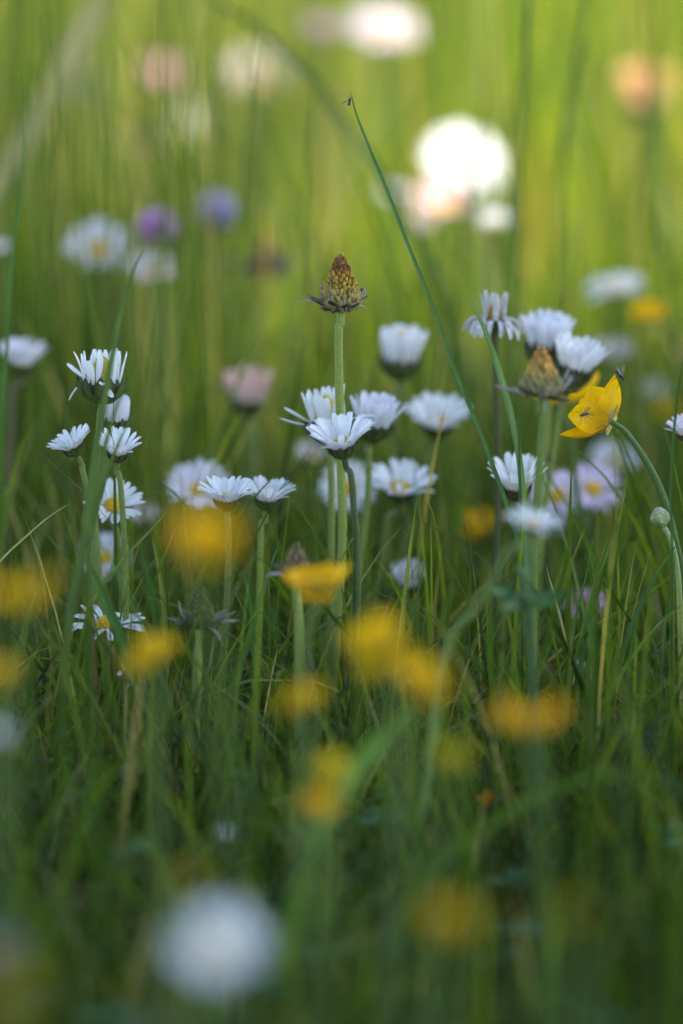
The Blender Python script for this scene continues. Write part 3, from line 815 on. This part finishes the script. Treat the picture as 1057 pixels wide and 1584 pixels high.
seed_head('dull dark cone with an orange tip, blurred at the upper left', 411, 360, 425, 54, 1.80, [(400, 480), (390, 600)], n=70, sharp=False, tipc=((.60, .35, .02), (.22, .16, .10), (.18, .13, .12), (.18, .14, .13)), hair=0)

# ------------------------------------------------------------------ clover heads
def clover(label, u, v, w, d, col):
    P = at(u, v, d); r = mm(w, d) / 2
    root = thing('clover_flower', (P.x + rng.uniform(-.01, .01), P.y, 0), label, 'clover', 'purple clover heads at the back')
    stem_part(root, P - Vector((0, 0, r * .5)), None, None, P.y, .001, .0012, STEMG, STEMG, k=6)
    mb = MB()
    for i in range(90):
        q = (i + .5) / 90; th = math.acos(1 - 1.6 * q); a = i * 2.4
        n = Vector((math.sin(th) * math.cos(a), math.sin(th) * math.sin(a), math.cos(th) * .9))
        c = mixc(col, (.75, .65, .78), rng.random() * .4)
        mb.tube([P + n * r * .3, P + n * r * .75, P + n * r * rng.uniform(.9, 1.08) + Vector((0, 0, r * .12))], [r * .05, r * .10, r * .04], c, k=5)
    mb.blob(P, r * .5, tuple(x * .7 for x in col))
    mb.build('floret_ball', M_PETAL, root)
    for k in range(3):
        a = k * 2.1 + rng.random(); dd = Vector((math.cos(a), math.sin(a), .1))
        b = P - Vector((0, 0, r * .75))
        petal_disc(b, b + dd * r * 1.3, Vector((0, 0, 1)), r * .7, .25, G1).build('leaf', M_LEAF, root)
clover('mauve purple clover head above the two white daisies at the upper left', 244, 354, 66, 1.75, (.66, .32, .62))
clover('violet blue clover head right of the mauve one', 333, 330, 66, 1.84, (.54, .46, .68))

# ------------------------------------------------------------------ buttercups
def hero_buttercup():
    d = 1.50
    K = lambda u, v, dz=0.0: at(u, v, d + dz)
    P = K(940, 650)
    pts = [(947, 652), (968, 668), (990, 698), (1012, 735), (1030, 780), (1046, 840), (1058, 900), (1068, 1000), (1074, 1120)]
    q = at_y(1078, 1200, P.y)
    root = thing('buttercup', Vector((q.x + .004, P.y, 0)), 'sharp glossy yellow buttercup nodding left with two insects on its petals', 'buttercup', BG)
    mb = MB()
    sp = smooth_path([at_y(u, v, P.y) for u, v in pts] + [Vector((q.x + .004, P.y, -.003))], 6)
    mb.tube(sp, [.0007 + .0004 * min(1, i / len(sp) * 2.5) for i in range(len(sp))], [mixc((.10, .16, .04), (.07, .13, .03), i / len(sp)) for i in range(len(sp))], k=10)
    for _ in range(200):
        i = rng.randrange(0, len(sp) - 1); t = (sp[i + 1] - sp[i]).normalized(); a = Matrix.Rotation(rng.uniform(0, 6.28), 3, t) @ t.orthogonal().normalized()
        p = sp[i].lerp(sp[i + 1], rng.random()) + a * .0009; e = p + a * .0004 + t * .0003; w = t * .00004
        mb.grid([[p - w, p + w], [e, e + w * .3]], (.4, .45, .3))
    mb.build('stem', M_STEM, root)
    toward = -CF
    F = lambda base, tip, nrm, w, cupd, **k: petal_disc(base, tip, Vector(nrm), mm(w, d), cupd, GOLD, nl=9, nw=9, **k).build('petal', M_GOLD, root)
    pointed = [.25, .60, .86, 1.0, .98, .86, .66, .38, .06]
    F(K(939, 655, .002), K(952, 576, .003), (-.85, -.75, .1), 50, .22, prof=pointed, ripple=.015)          # upright petal with the pointed tip
    F(K(938, 655, .005), K(899, 617, .007), (-.25, -.6, .9), 54, .30)                                        # back petal
    F(K(940, 652, -.001), K(879, 644, -.006), (-.30, -.85, .55), 49, .42)                                    # front hollow petal
    F(K(938, 659, -.001), K(866, 673, -.003), (-.1, -.45, 1), 34, .30, prof=[.4, .7, .9, 1, .95, .8, .6, .4, .1])
    F(K(941, 652, .008), K(915, 598, .013), (-.4, -.3, .9), 46, .30)
    for (bu, bv, tu, tv, w, dz) in ((946, 653, 961, 620, 15, .003), (942, 658, 918, 669, 14, -.003), (944, 656, 940, 674, 12, -.004), (943, 652, 955, 630, 16, .004)):
        petal_disc(K(bu, bv), K(tu, tv, dz), Vector((.6, -.6, -.2)), mm(w, d), .35, (.50, .45, .14), prof=[.7, .9, 1, 1, .95, .85, .65, .4, .1]).build('sepal', M_GREEN, root)
    m2 = MB()
    for i in range(24):
        a = K(932 + rng.uniform(-5, 4), 648 + rng.uniform(-6, 6), .003); b = a + (K(915, 628, .001) - K(935, 650)) * rng.uniform(.5, .8)
        m2.tube([a, b], .00012, (.6, .45, .03), k=4); m2.blob(b, .0003, (.7, .45, .02), (0, 0, 1), 1.8, 5, 3)
    m2.build('stamen_tuft', M_DISC, root)
    m3 = MB()
    for _ in range(70):
        p = K(945 + rng.uniform(-22, 12), 662 + rng.uniform(-30, 8), rng.uniform(-.003, .004)); e = p + Vector((rng.uniform(-.2, 1), rng.uniform(-1, .3), rng.uniform(-.9, .3))).normalized() * .0011
        w = Vector((0, 0, .00004)); m3.grid([[p - w, p + w], [e - w * .3, e]], (.55, .52, .34))
    m3.build('sepal_hair', M_GREEN, root)
    # a bud on its own short stalk belongs to the same plant further down
hero_buttercup()
B = buttercup
B('yellow buttercup half hidden behind the white cups and the blunt cone', 868, 600, 130, 1.60, e=34, tx=.1, ty=.1, path=[(880, 660), (893, 760), (905, 830)], rot=.3)
B('large blurred buttercup in front of the touching pair of daisy cups', 322, 840, 124, 1.235, e=42, ty=.1, cupd=.3, pw=1.0, azs=[(10, 55), (168, 48), (70, 38), (120, 55), (-90, 20)])
B('wide blurred buttercup cut by the left edge', 30, 916, 120, 1.245, e=26, ty=.05)
B('orange yellow buttercup in front of the cone stem, seen from the side', 492, 898, 118, 1.36, e=30, ty=.02, tx=-.03, path=[(480, 960), (470, 1060)], col=(.85, .48, .003), azs=[(0, 42), (180, 30), (70, 28), (118, 24), (-90, 0)])
B('tilted blurred buttercup rising to the right at the left', 232, 1009, 104, 1.335, e=14, tx=-.30, ty=.15)
B('bright yellow blurred buttercup, upper one of the leaning pair in the middle', 588, 990, 100, 1.30, e=46, tx=-.35, ty=.35, col=(.86, .56, .005), azs=[(165, 38), (15, 62), (90, 55), (240, 0), (-50, 8)])
B('orange yellow blurred buttercup, lower one of the leaning pair in the middle', 655, 1054, 108, 1.285, e=20, tx=.20, ty=.2, col=(.85, .48, .003), azs=[(-5, 10), (175, 40), (80, 35), (130, 15), (-80, 0)])
B('flat buttercup blur low in the middle left of the leaning pair', 468, 1080, 86, 1.30, e=14, tx=-.08, ty=.12)
B('orange buttercup with petals spread in a V at the right', 822, 1110, 116, 1.275, e=40, ty=.15, col=(.84, .43, .003), azs=[(5, 44), (175, 46), (62, 4), (118, 6)], path=[(830, 1180), (838, 1280)])
B('small pale yellow buttercup bud blur, upper of the two in the lower middle', 514, 1190, 50, 1.29, e=58, ty=.2, col=(.75, .58, .03))
B('small yellow buttercup, lower of the two in the lower middle', 496, 1245, 60, 1.285, e=45, tx=.3, ty=.2)
B('tiny orange buttercup bud low in the turf under the V shaped one', 754, 1236, 20, 1.42, e=74, ty=.1, col=(.80, .38, .004), stem_r=.0007)
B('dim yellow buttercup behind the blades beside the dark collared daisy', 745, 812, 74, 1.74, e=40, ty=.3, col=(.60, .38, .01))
B('golden buttercup blur below the wide flat daisy at the upper right', 1006, 482, 58, 1.86, e=44, ty=.2)
B('golden buttercup blur behind the daisies at the right edge', 1036, 638, 50, 1.92, e=40, ty=.2)
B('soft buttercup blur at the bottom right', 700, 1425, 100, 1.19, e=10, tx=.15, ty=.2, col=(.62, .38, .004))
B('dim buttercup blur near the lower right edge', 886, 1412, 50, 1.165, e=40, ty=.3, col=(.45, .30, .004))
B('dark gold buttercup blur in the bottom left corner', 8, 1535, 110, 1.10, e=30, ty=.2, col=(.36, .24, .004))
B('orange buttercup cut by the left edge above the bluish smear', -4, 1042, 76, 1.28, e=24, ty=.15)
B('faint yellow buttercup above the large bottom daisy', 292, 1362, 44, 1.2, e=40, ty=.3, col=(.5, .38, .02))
B('greenish yellow buttercup blur left of the V shaped one', 700, 1172, 54, 1.27, e=50, ty=.2, col=(.46, .40, .03))

def flower_bud():
    d = 1.5; P = at(1022, 800, d)
    b = at_y(1052, 1120, P.y); root = thing('flower_bud', Vector((b.x, P.y, 0)), 'pale green closed bud on a short curved stalk by the arching buttercup stem', 'flower bud')
    stem_part(root, at_y(1028, 816, P.y), None, [(1040, 842), (1050, 900), (1054, 1020)], P.y, .0008, .0010, (.30, .36, .16), STEMG, hair=60)
    ax = Vector((-.35, 0, 1)).normalized()
    mb = MB(); r = mm(13, d)
    mb.lathe(P, ax, [(r * .2, -r * 1.25), (r * .8, -r * .8), (r * 1.02, -.1 * r), (r * .85, .7 * r), (r * .4, 1.15 * r), (.0001, 1.25 * r)], [(.30, .34, .15)] * 3 + [(.34, .36, .19), (.38, .34, .24), (.4, .36, .28)], k=14)
    mb.build('bud_core', M_GREEN, root)
    A = ax.orthogonal().normalized(); Bv = ax.cross(A)
    for i in range(5):
        a = i * 1.2566; rad = A * math.cos(a) + Bv * math.sin(a)
        base = P - ax * r * 1.15 + rad * r * .45; tip = P + ax * r * 1.15 + rad * r * .35
        petal_disc(base, tip, -rad, r * 1.25, .75, (.34, .38, .18), prof=[.5, .8, .95, 1, 1, .9, .7, .45, .1]).build('sepal', M_GREEN, root)
flower_bud()

# ------------------------------------------------------------------ single blades one can pick out
BL = "grass blades that stand out one by one"
def blade(label, pts, d, w, col, dry_tip=.0, face=0.25, fold=.35, base_d=None, name='grass_blade', mat=None, toground=True, wmax_at=.5):
    """pts run from the tip down, in photograph pixels; each may carry its own depth"""
    P = [at(p[0], p[1], p[2] if len(p) > 2 else d) for p in pts]
    if toground and P[-1].z > .004:
        dr = P[-1] - P[-2]
        k = P[-1].z / max(.3 * dr.length, -dr.z)
        P.append(Vector((P[-1].x + dr.x * k * .5, P[-1].y + .002, -.003)))
    sp = smooth_path(P, 8); n = len(sp)
    W = mm(w, d)
    mb = MB(); rows, cols = [], []
    for i, p in enumerate(sp):
        t = i / (n - 1)
        tg = (sp[min(i + 1, n - 1)] - sp[max(i - 1, 0)]).normalized()
        view = (CO - p).normalized()
        side = tg.cross(view).normalized()
        nn = side.cross(tg).normalized()
        th = face + .5 * math.sin(3 * t + w)
        s2 = side * math.cos(th) + nn * math.sin(th); n2 = nn * math.cos(th) - side * math.sin(th)
        hw = W / 2 * min(1, .08 + t / wmax_at) ** .8
        rows.append([p - s2 * hw, p - s2 * hw * .5 - n2 * hw * fold * .7, p - n2 * hw * fold * 1.1, p + s2 * hw * .5 - n2 * hw * fold * .7, p + s2 * hw])
        c = col
        if dry_tip and t < dry_tip: c = mixc((.22, .12, .07), col, t / dry_tip)
        cols.append([c, tuple(x * .9 for x in c), tuple(min(1, x * 1.25) for x in c), tuple(x * .9 for x in c), c])
    mb.grid(rows, cols)
    base = sp[-1]
    o = bpy.data.objects.new(name, None)
    ob = mb.build(name, mat or M_GRASS)
    bpy.data.objects.remove(o)
    off = Vector((base.x, base.y, 0))
    ob.data.transform(Matrix.Translation(-off)); ob.location = off
    return tag(ob, label, 'grass blade', BL)

blade('long thin grass blade leaning left across the view with a fly on its tip', [(543, 142), (551, 175), (570, 225), (597, 290), (630, 375), (668, 470), (705, 575), (740, 660), (757, 705), (790, 800), (812, 900)], 1.50, 7.2, (.050, .115, .040), dry_tip=.06, wmax_at=.25)
blade('bluish curved blade crossing the stem of the withered daisy', [(722, 455), (748, 505), (768, 560), (788, 630), (803, 705), (812, 800), (818, 950)], 1.505, 10, (.10, .17, .10), wmax_at=.3)
blade('short dark upright blade left of the blunt cone', [(799, 572), (802, 640), (804, 720), (806, 830), (808, 960)], 1.48, 5, (.03, .07, .02))
blade('pale tapering blade in front of the ragged daisy', [(222, 385), (205, 420), (188, 480), (172, 560), (158, 640), (138, 760), (120, 900), (100, 1040)], 1.455, 10, (.065, .11, .04), wmax_at=.45)
blade('broad pale blade just right of the tapering one at the left cluster', [(207, 560), (180, 630), (160, 700), (140, 790), (118, 900), (102, 1010)], 1.44, 14, (.06, .10, .032), wmax_at=.5)
blade('slim green blade leaning over the closed pink bud', [(208, 640), (186, 680), (160, 750), (140, 830), (138, 900)], 1.465, 8, (.06, .105, .035))
blade('broad dark green blade slanting right below the left cluster', [(122, 835), (140, 880), (165, 935), (192, 1000), (215, 1080), (228, 1150)], 1.47, 20, (.045, .12, .022), wmax_at=.3)
blade('fine arching dry stalk reaching the left cluster from the left edge', [(106, 780), (75, 800), (40, 830), (0, 868), (-40, 920)], 1.50, 3.5, (.28, .30, .17))
blade('blade crossing up to the right behind the thick straight stem', [(258, 792), (238, 815), (205, 850), (175, 885), (150, 920), (128, 980)], 1.49, 6, (.10, .16, .06))
blade('small dark notched blade left of the thick straight stem', [(118, 838), (122, 870), (135, 920), (142, 980)], 1.47, 9, (.10, .08, .06))
blade('upright dark green blade beside the yellow edged stem', [(218, 850), (228, 890), (240, 950), (250, 1040)], 1.52, 11, (.045, .12, .025))
blade('yellowish upright stalk left of the green ragged cone', [(236, 830), (245, 880), (252, 930), (258, 1020)], 1.53, 8, (.19, .21, .06))
blade('tall dark blade near the left edge with a reddish side', [(40, 196), (34, 260), (25, 350), (17, 440), (10, 560), (4, 700)], 1.56, 6.5, (.05, .11, .03), wmax_at=.3)
blade('wide soft blade hugging the left edge', [(22, 330), (14, 430), (6, 540), (0, 660)], 1.66, 15, (.07, .13, .03))
blade('thin dark blade at the right edge', [(1058, 555), (1049, 610), (1042, 680), (1038, 770), (1040, 880)], 1.48, 5.5, (.03, .075, .02))
blade('blurred dark stalk dropping below the hidden yellow buttercup', [(884, 690), (892, 760), (900, 830), (920, 900)], 1.60, 8, (.05, .10, .025))
blade('slanting blade from the leaning blurred bud, tipped with a dark speck', [(424, 458), (395, 530), (360, 610), (325, 700), (290, 800)], 1.62, 6, (.11, .16, .05), dry_tip=.08)
blade('broad straw coloured blade slanting down from the top left corner', [(158, -20), (110, 75), (60, 170), (10, 260), (-50, 380)], 1.84, 28, (.42, .36, .16), wmax_at=.1, mat=M_DRY)
blade('narrow straw blade beside the broad slanting one', [(178, -20), (140, 60), (100, 140), (60, 210), (20, 300)], 1.86, 12, (.38, .33, .15), wmax_at=.1, mat=M_DRY)
blade('dark green arching stalk from the top edge towards the cone', [(310, -10), (380, 30), (440, 80), (490, 130), (530, 185), (585, 265), (650, 380), (700, 500)], 1.76, 14, (.05, .09, .03), wmax_at=.1)
blade('dark vertical stalk at the top right with a swollen joint', [(820, -20), (815, 80), (808, 180), (800, 300), (796, 420)], 1.70, 11, (.06, .11, .03), wmax_at=.1)
blade('slanting dark stalk at the top right beside the vertical one', [(915, -20), (898, 70), (880, 160), (868, 260), (860, 400)], 1.80, 11, (.07, .12, .03), wmax_at=.1)
blade('dark blade along the right edge of the background', [(1020, 20), (1012, 150), (1020, 280), (1030, 400)], 1.84, 11, (.06, .10, .03), wmax_at=.2)
blade('broad blurred blade slanting up to the right in the lower middle', [(640, 1095), (595, 1140), (550, 1195), (505, 1270), (470, 1350)], 1.30, 34, (.075, .15, .04), wmax_at=.3)
blade('low arching blade bending over the bottom right turf', [(1050, 1222), (985, 1206), (920, 1204), (850, 1225), (770, 1270), (690, 1330), (640, 1390)], 1.31, 11, (.07, .14, .03))
blade('fine blade with a pale edge above the orange V shaped buttercup', [(918, 833), (905, 900), (890, 960), (880, 1040), (870, 1120)], 1.50, 7, (.06, .13, .04))
blade('two toned blade rising to a sharp point at the right', [(948, 828), (935, 870), (922, 910), (912, 950), (900, 1020), (892, 1090)], 1.49, 8, (.07, .15, .04))
blade('twisted dark blade below the sharp pointed one', [(940, 830), (925, 880), (916, 930), (910, 965), (918, 1000), (905, 1060)], 1.485, 9, (.05, .11, .03), face=.9)
blade('long pale blade reaching in from the right edge', [(1057, 935), (1020, 965), (990, 1000), (960, 1045), (935, 1100)], 1.48, 7, (.10, .18, .07))
blade('arching dark blade from the bud down towards the right turf', [(1048, 842), (1015, 890), (985, 950), (960, 1020), (940, 1120)], 1.49, 9, (.05, .11, .035))
blade('upright dark blade under the pale green bud', [(1046, 852), (1040, 900), (1030, 960), (1024, 1040), (1018, 1130)], 1.50, 7, (.05, .11, .03))
blade('slender blade between the small lilac daisy and the leafy herb', [(700, 900), (690, 945), (678, 1000), (668, 1080)], 1.50, 6, (.06, .13, .035))
blade('long thin blade leaning right under the dark collared daisy', [(846, 880), (862, 940), (880, 1010), (898, 1090), (908, 1170)], 1.50, 7, (.08, .16, .06))
blade('straight dark blade in front of the lilac daisy', [(658, 868), (648, 910), (640, 960), (628, 1030)], 1.49, 5, (.05, .11, .03))
blade('broad blade leaning left before the lower leaning stems', [(600, 870), (626, 925), (660, 985), (690, 1050), (712, 1120)], 1.56, 9, (.09, .16, .06))
blade('pale slanting stalk behind the small lilac daisy', [(668, 760), (690, 810), (712, 860), (735, 930)], 1.70, 12, (.15, .19, .08))
blade('upright sharp blade right of the shallow cup pair', [(428, 848), (412, 900), (398, 945), (382, 1000), (366, 1070)], 1.495, 12, (.06, .13, .045), wmax_at=.5)
blade('short upright blade left of the sharp one under the cup pair', [(378, 885), (386, 930), (392, 985), (396, 1050)], 1.50, 10, (.055, .13, .03))
blade('curved pale stalk in the turf below the green ragged cone', [(330, 985), (322, 1040), (300, 1090), (282, 1120), (270, 1180)], 1.48, 8, (.18, .22, .09))
blade('curved dark blade lying right of the green ragged cone', [(300, 1000), (340, 1040), (370, 1070), (400, 1100)], 1.50, 5, (.05, .11, .035))
blade('dark upright blade with a pale rim in the right turf', [(985, 960), (975, 1020), (968, 1090), (965, 1180)], 1.48, 9, (.05, .12, .03))
blade('blade lying nearly flat across the right turf', [(1050, 1142), (1000, 1138), (955, 1130), (915, 1128)], 1.46, 9, (.07, .15, .04), toground=False)

# ------------------------------------------------------------------ leafy herb
def herb():
    d = 1.40; b = at(815, 930, d); b0 = Vector((b.x + .003, b.y, 0))
    root = thing('leafy_herb', b0, 'dark leafy herb with a whorl of pointed leaves under the pale tilted daisy', 'herb')
    mb = MB(); top = at(808, 880, d)
    mb.tube(smooth_path([top, b, b0.lerp(b, .5) + Vector((.002, 0, 0)), b0], 5), .0010, (.06, .10, .035), k=7); mb.build('stem', M_STEM, root)
    for (u, v, w, z) in ((890, 912, 30, .0), (745, 900, 34, .005), (775, 945, 30, -.012), (862, 935, 26, -.010), (822, 905, 26, .015), (800, 868, 18, 0), (822, 872, 16, .004)):
        tip = at(u, v, d + z); base = at(811, 932 if v > 890 else 895, d)
        petal_disc(base, tip, Vector((0, -.3, 1)), mm(w, d), .22, vary((.04, .10, .035), .2), prof=[.3, .6, .85, 1, .98, .85, .62, .34, .05]).build('leaf', M_LEAF, root)
herb()

# ------------------------------------------------------------------ insects
def insect(label, u, v, d, L, head, up, wing_e=25, wing_l=1.15, name='fly', on=''):
    """small fly; head, up = directions; L = body length in metres"""
    P = at(u, v, d)
    h = Vector(head).normalized(); n = Vector(up); n = (n - h * n.dot(h)).normalized(); s = h.cross(n)
    root = thing(name, P - n * L * .2, label, 'fly', 'small dark flies on the plants')
    mb = MB()
    prof = [(-.50, .02), (-.46, .06), (-.30, .11), (-.12, .12), (.0, .10), (.04, .085), (.10, .13), (.20, .16), (.29, .13), (.33, .06), (.36, .055), (.40, .10), (.46, .10), (.50, .03)]
    mb.tube([P + h * (x * L) + n * (L * (.05 if x > .05 else .0) - L * .08 * (x < -.3)) for x, r in prof], [r * L for x, r in prof], [vary((.018, .014, .012), .4) for _ in prof], k=8)
    mb.build('body', M_BLACK, root)
    for sg in (-1, 1):
        w = MB(); base = P + h * L * .16 + n * L * .14 + s * sg * L * .08
        dirn = (-h * math.cos(R_(wing_e)) + s * sg * .35 + n * math.sin(R_(wing_e)) * .8).normalized(); sd = dirn.cross(n).normalized()
        rows = []
        for i in range(7):
            t = i / 6; ww = L * .17 * [.2, .55, .85, 1, 1, .75, .2][i]
            rows.append([base + dirn * (L * wing_l * .75 * t) + sd * ww * q + n * (.02 * L * q * q) for q in (-1, -.3, .4, 1)])
        w.grid(rows, (.1, .08, .06)); w.build('wing', M_WING, root)
        for k in range(3):
            lg = MB(); o = P + h * L * (.06 + .10 * k) - n * L * .06 + s * sg * L * .08
            f = (k - 1) * .55
            knee = o + (s * sg * .42 + h * f * .6 + n * .22) * L; foot = o + (s * sg * .62 + h * f * 1.1 - n * .30) * L
            lg.tube([o, knee, foot, foot + (s * sg * .12 + h * f * .2) * L], [L * .024, L * .018, L * .012, L * .01], (.015, .012, .01), k=5); lg.build('leg', M_BLACK, root)
    an = MB()
    for sg in (-1, 1):
        o = P + h * L * .48 + s * sg * L * .05; an.tube([o, o + (h * .2 + s * sg * .08 + n * .14) * L], L * .010, (.015, .012, .01), k=4)
    an.build('antenna_pair', M_BLACK, root)
insect('dark fly lying in the hollow front petal of the sharp buttercup', 905, 641, 1.4945, .0031, (-1, -.2, -.32), (.15, -.8, .55), wing_e=6, wing_l=1.35)
insect('dark fly perched at the pointed tip of the sharp buttercup', 959, 579, 1.503, .0040, (.5, -.35, -.8), (.6, -.65, .35), wing_e=35)
insect('tiny winged fly clinging to the tip of the long leaning blade', 541, 157, 1.499, .0026, (.35, -.1, 1), (-.8, -.5, .2), wing_e=40, wing_l=1.3)
insect('blurred dark fly on the stem beside the dark collared daisy', 848, 708, 1.555, .0030, (0, -.1, 1), (.7, -.6, .0), wing_e=5)

for o in bpy.data.objects:
    if o.type == 'MESH' and o.parent is None and 'label' not in o and 'kind' not in o:
        print('UNTAGGED', o.name)
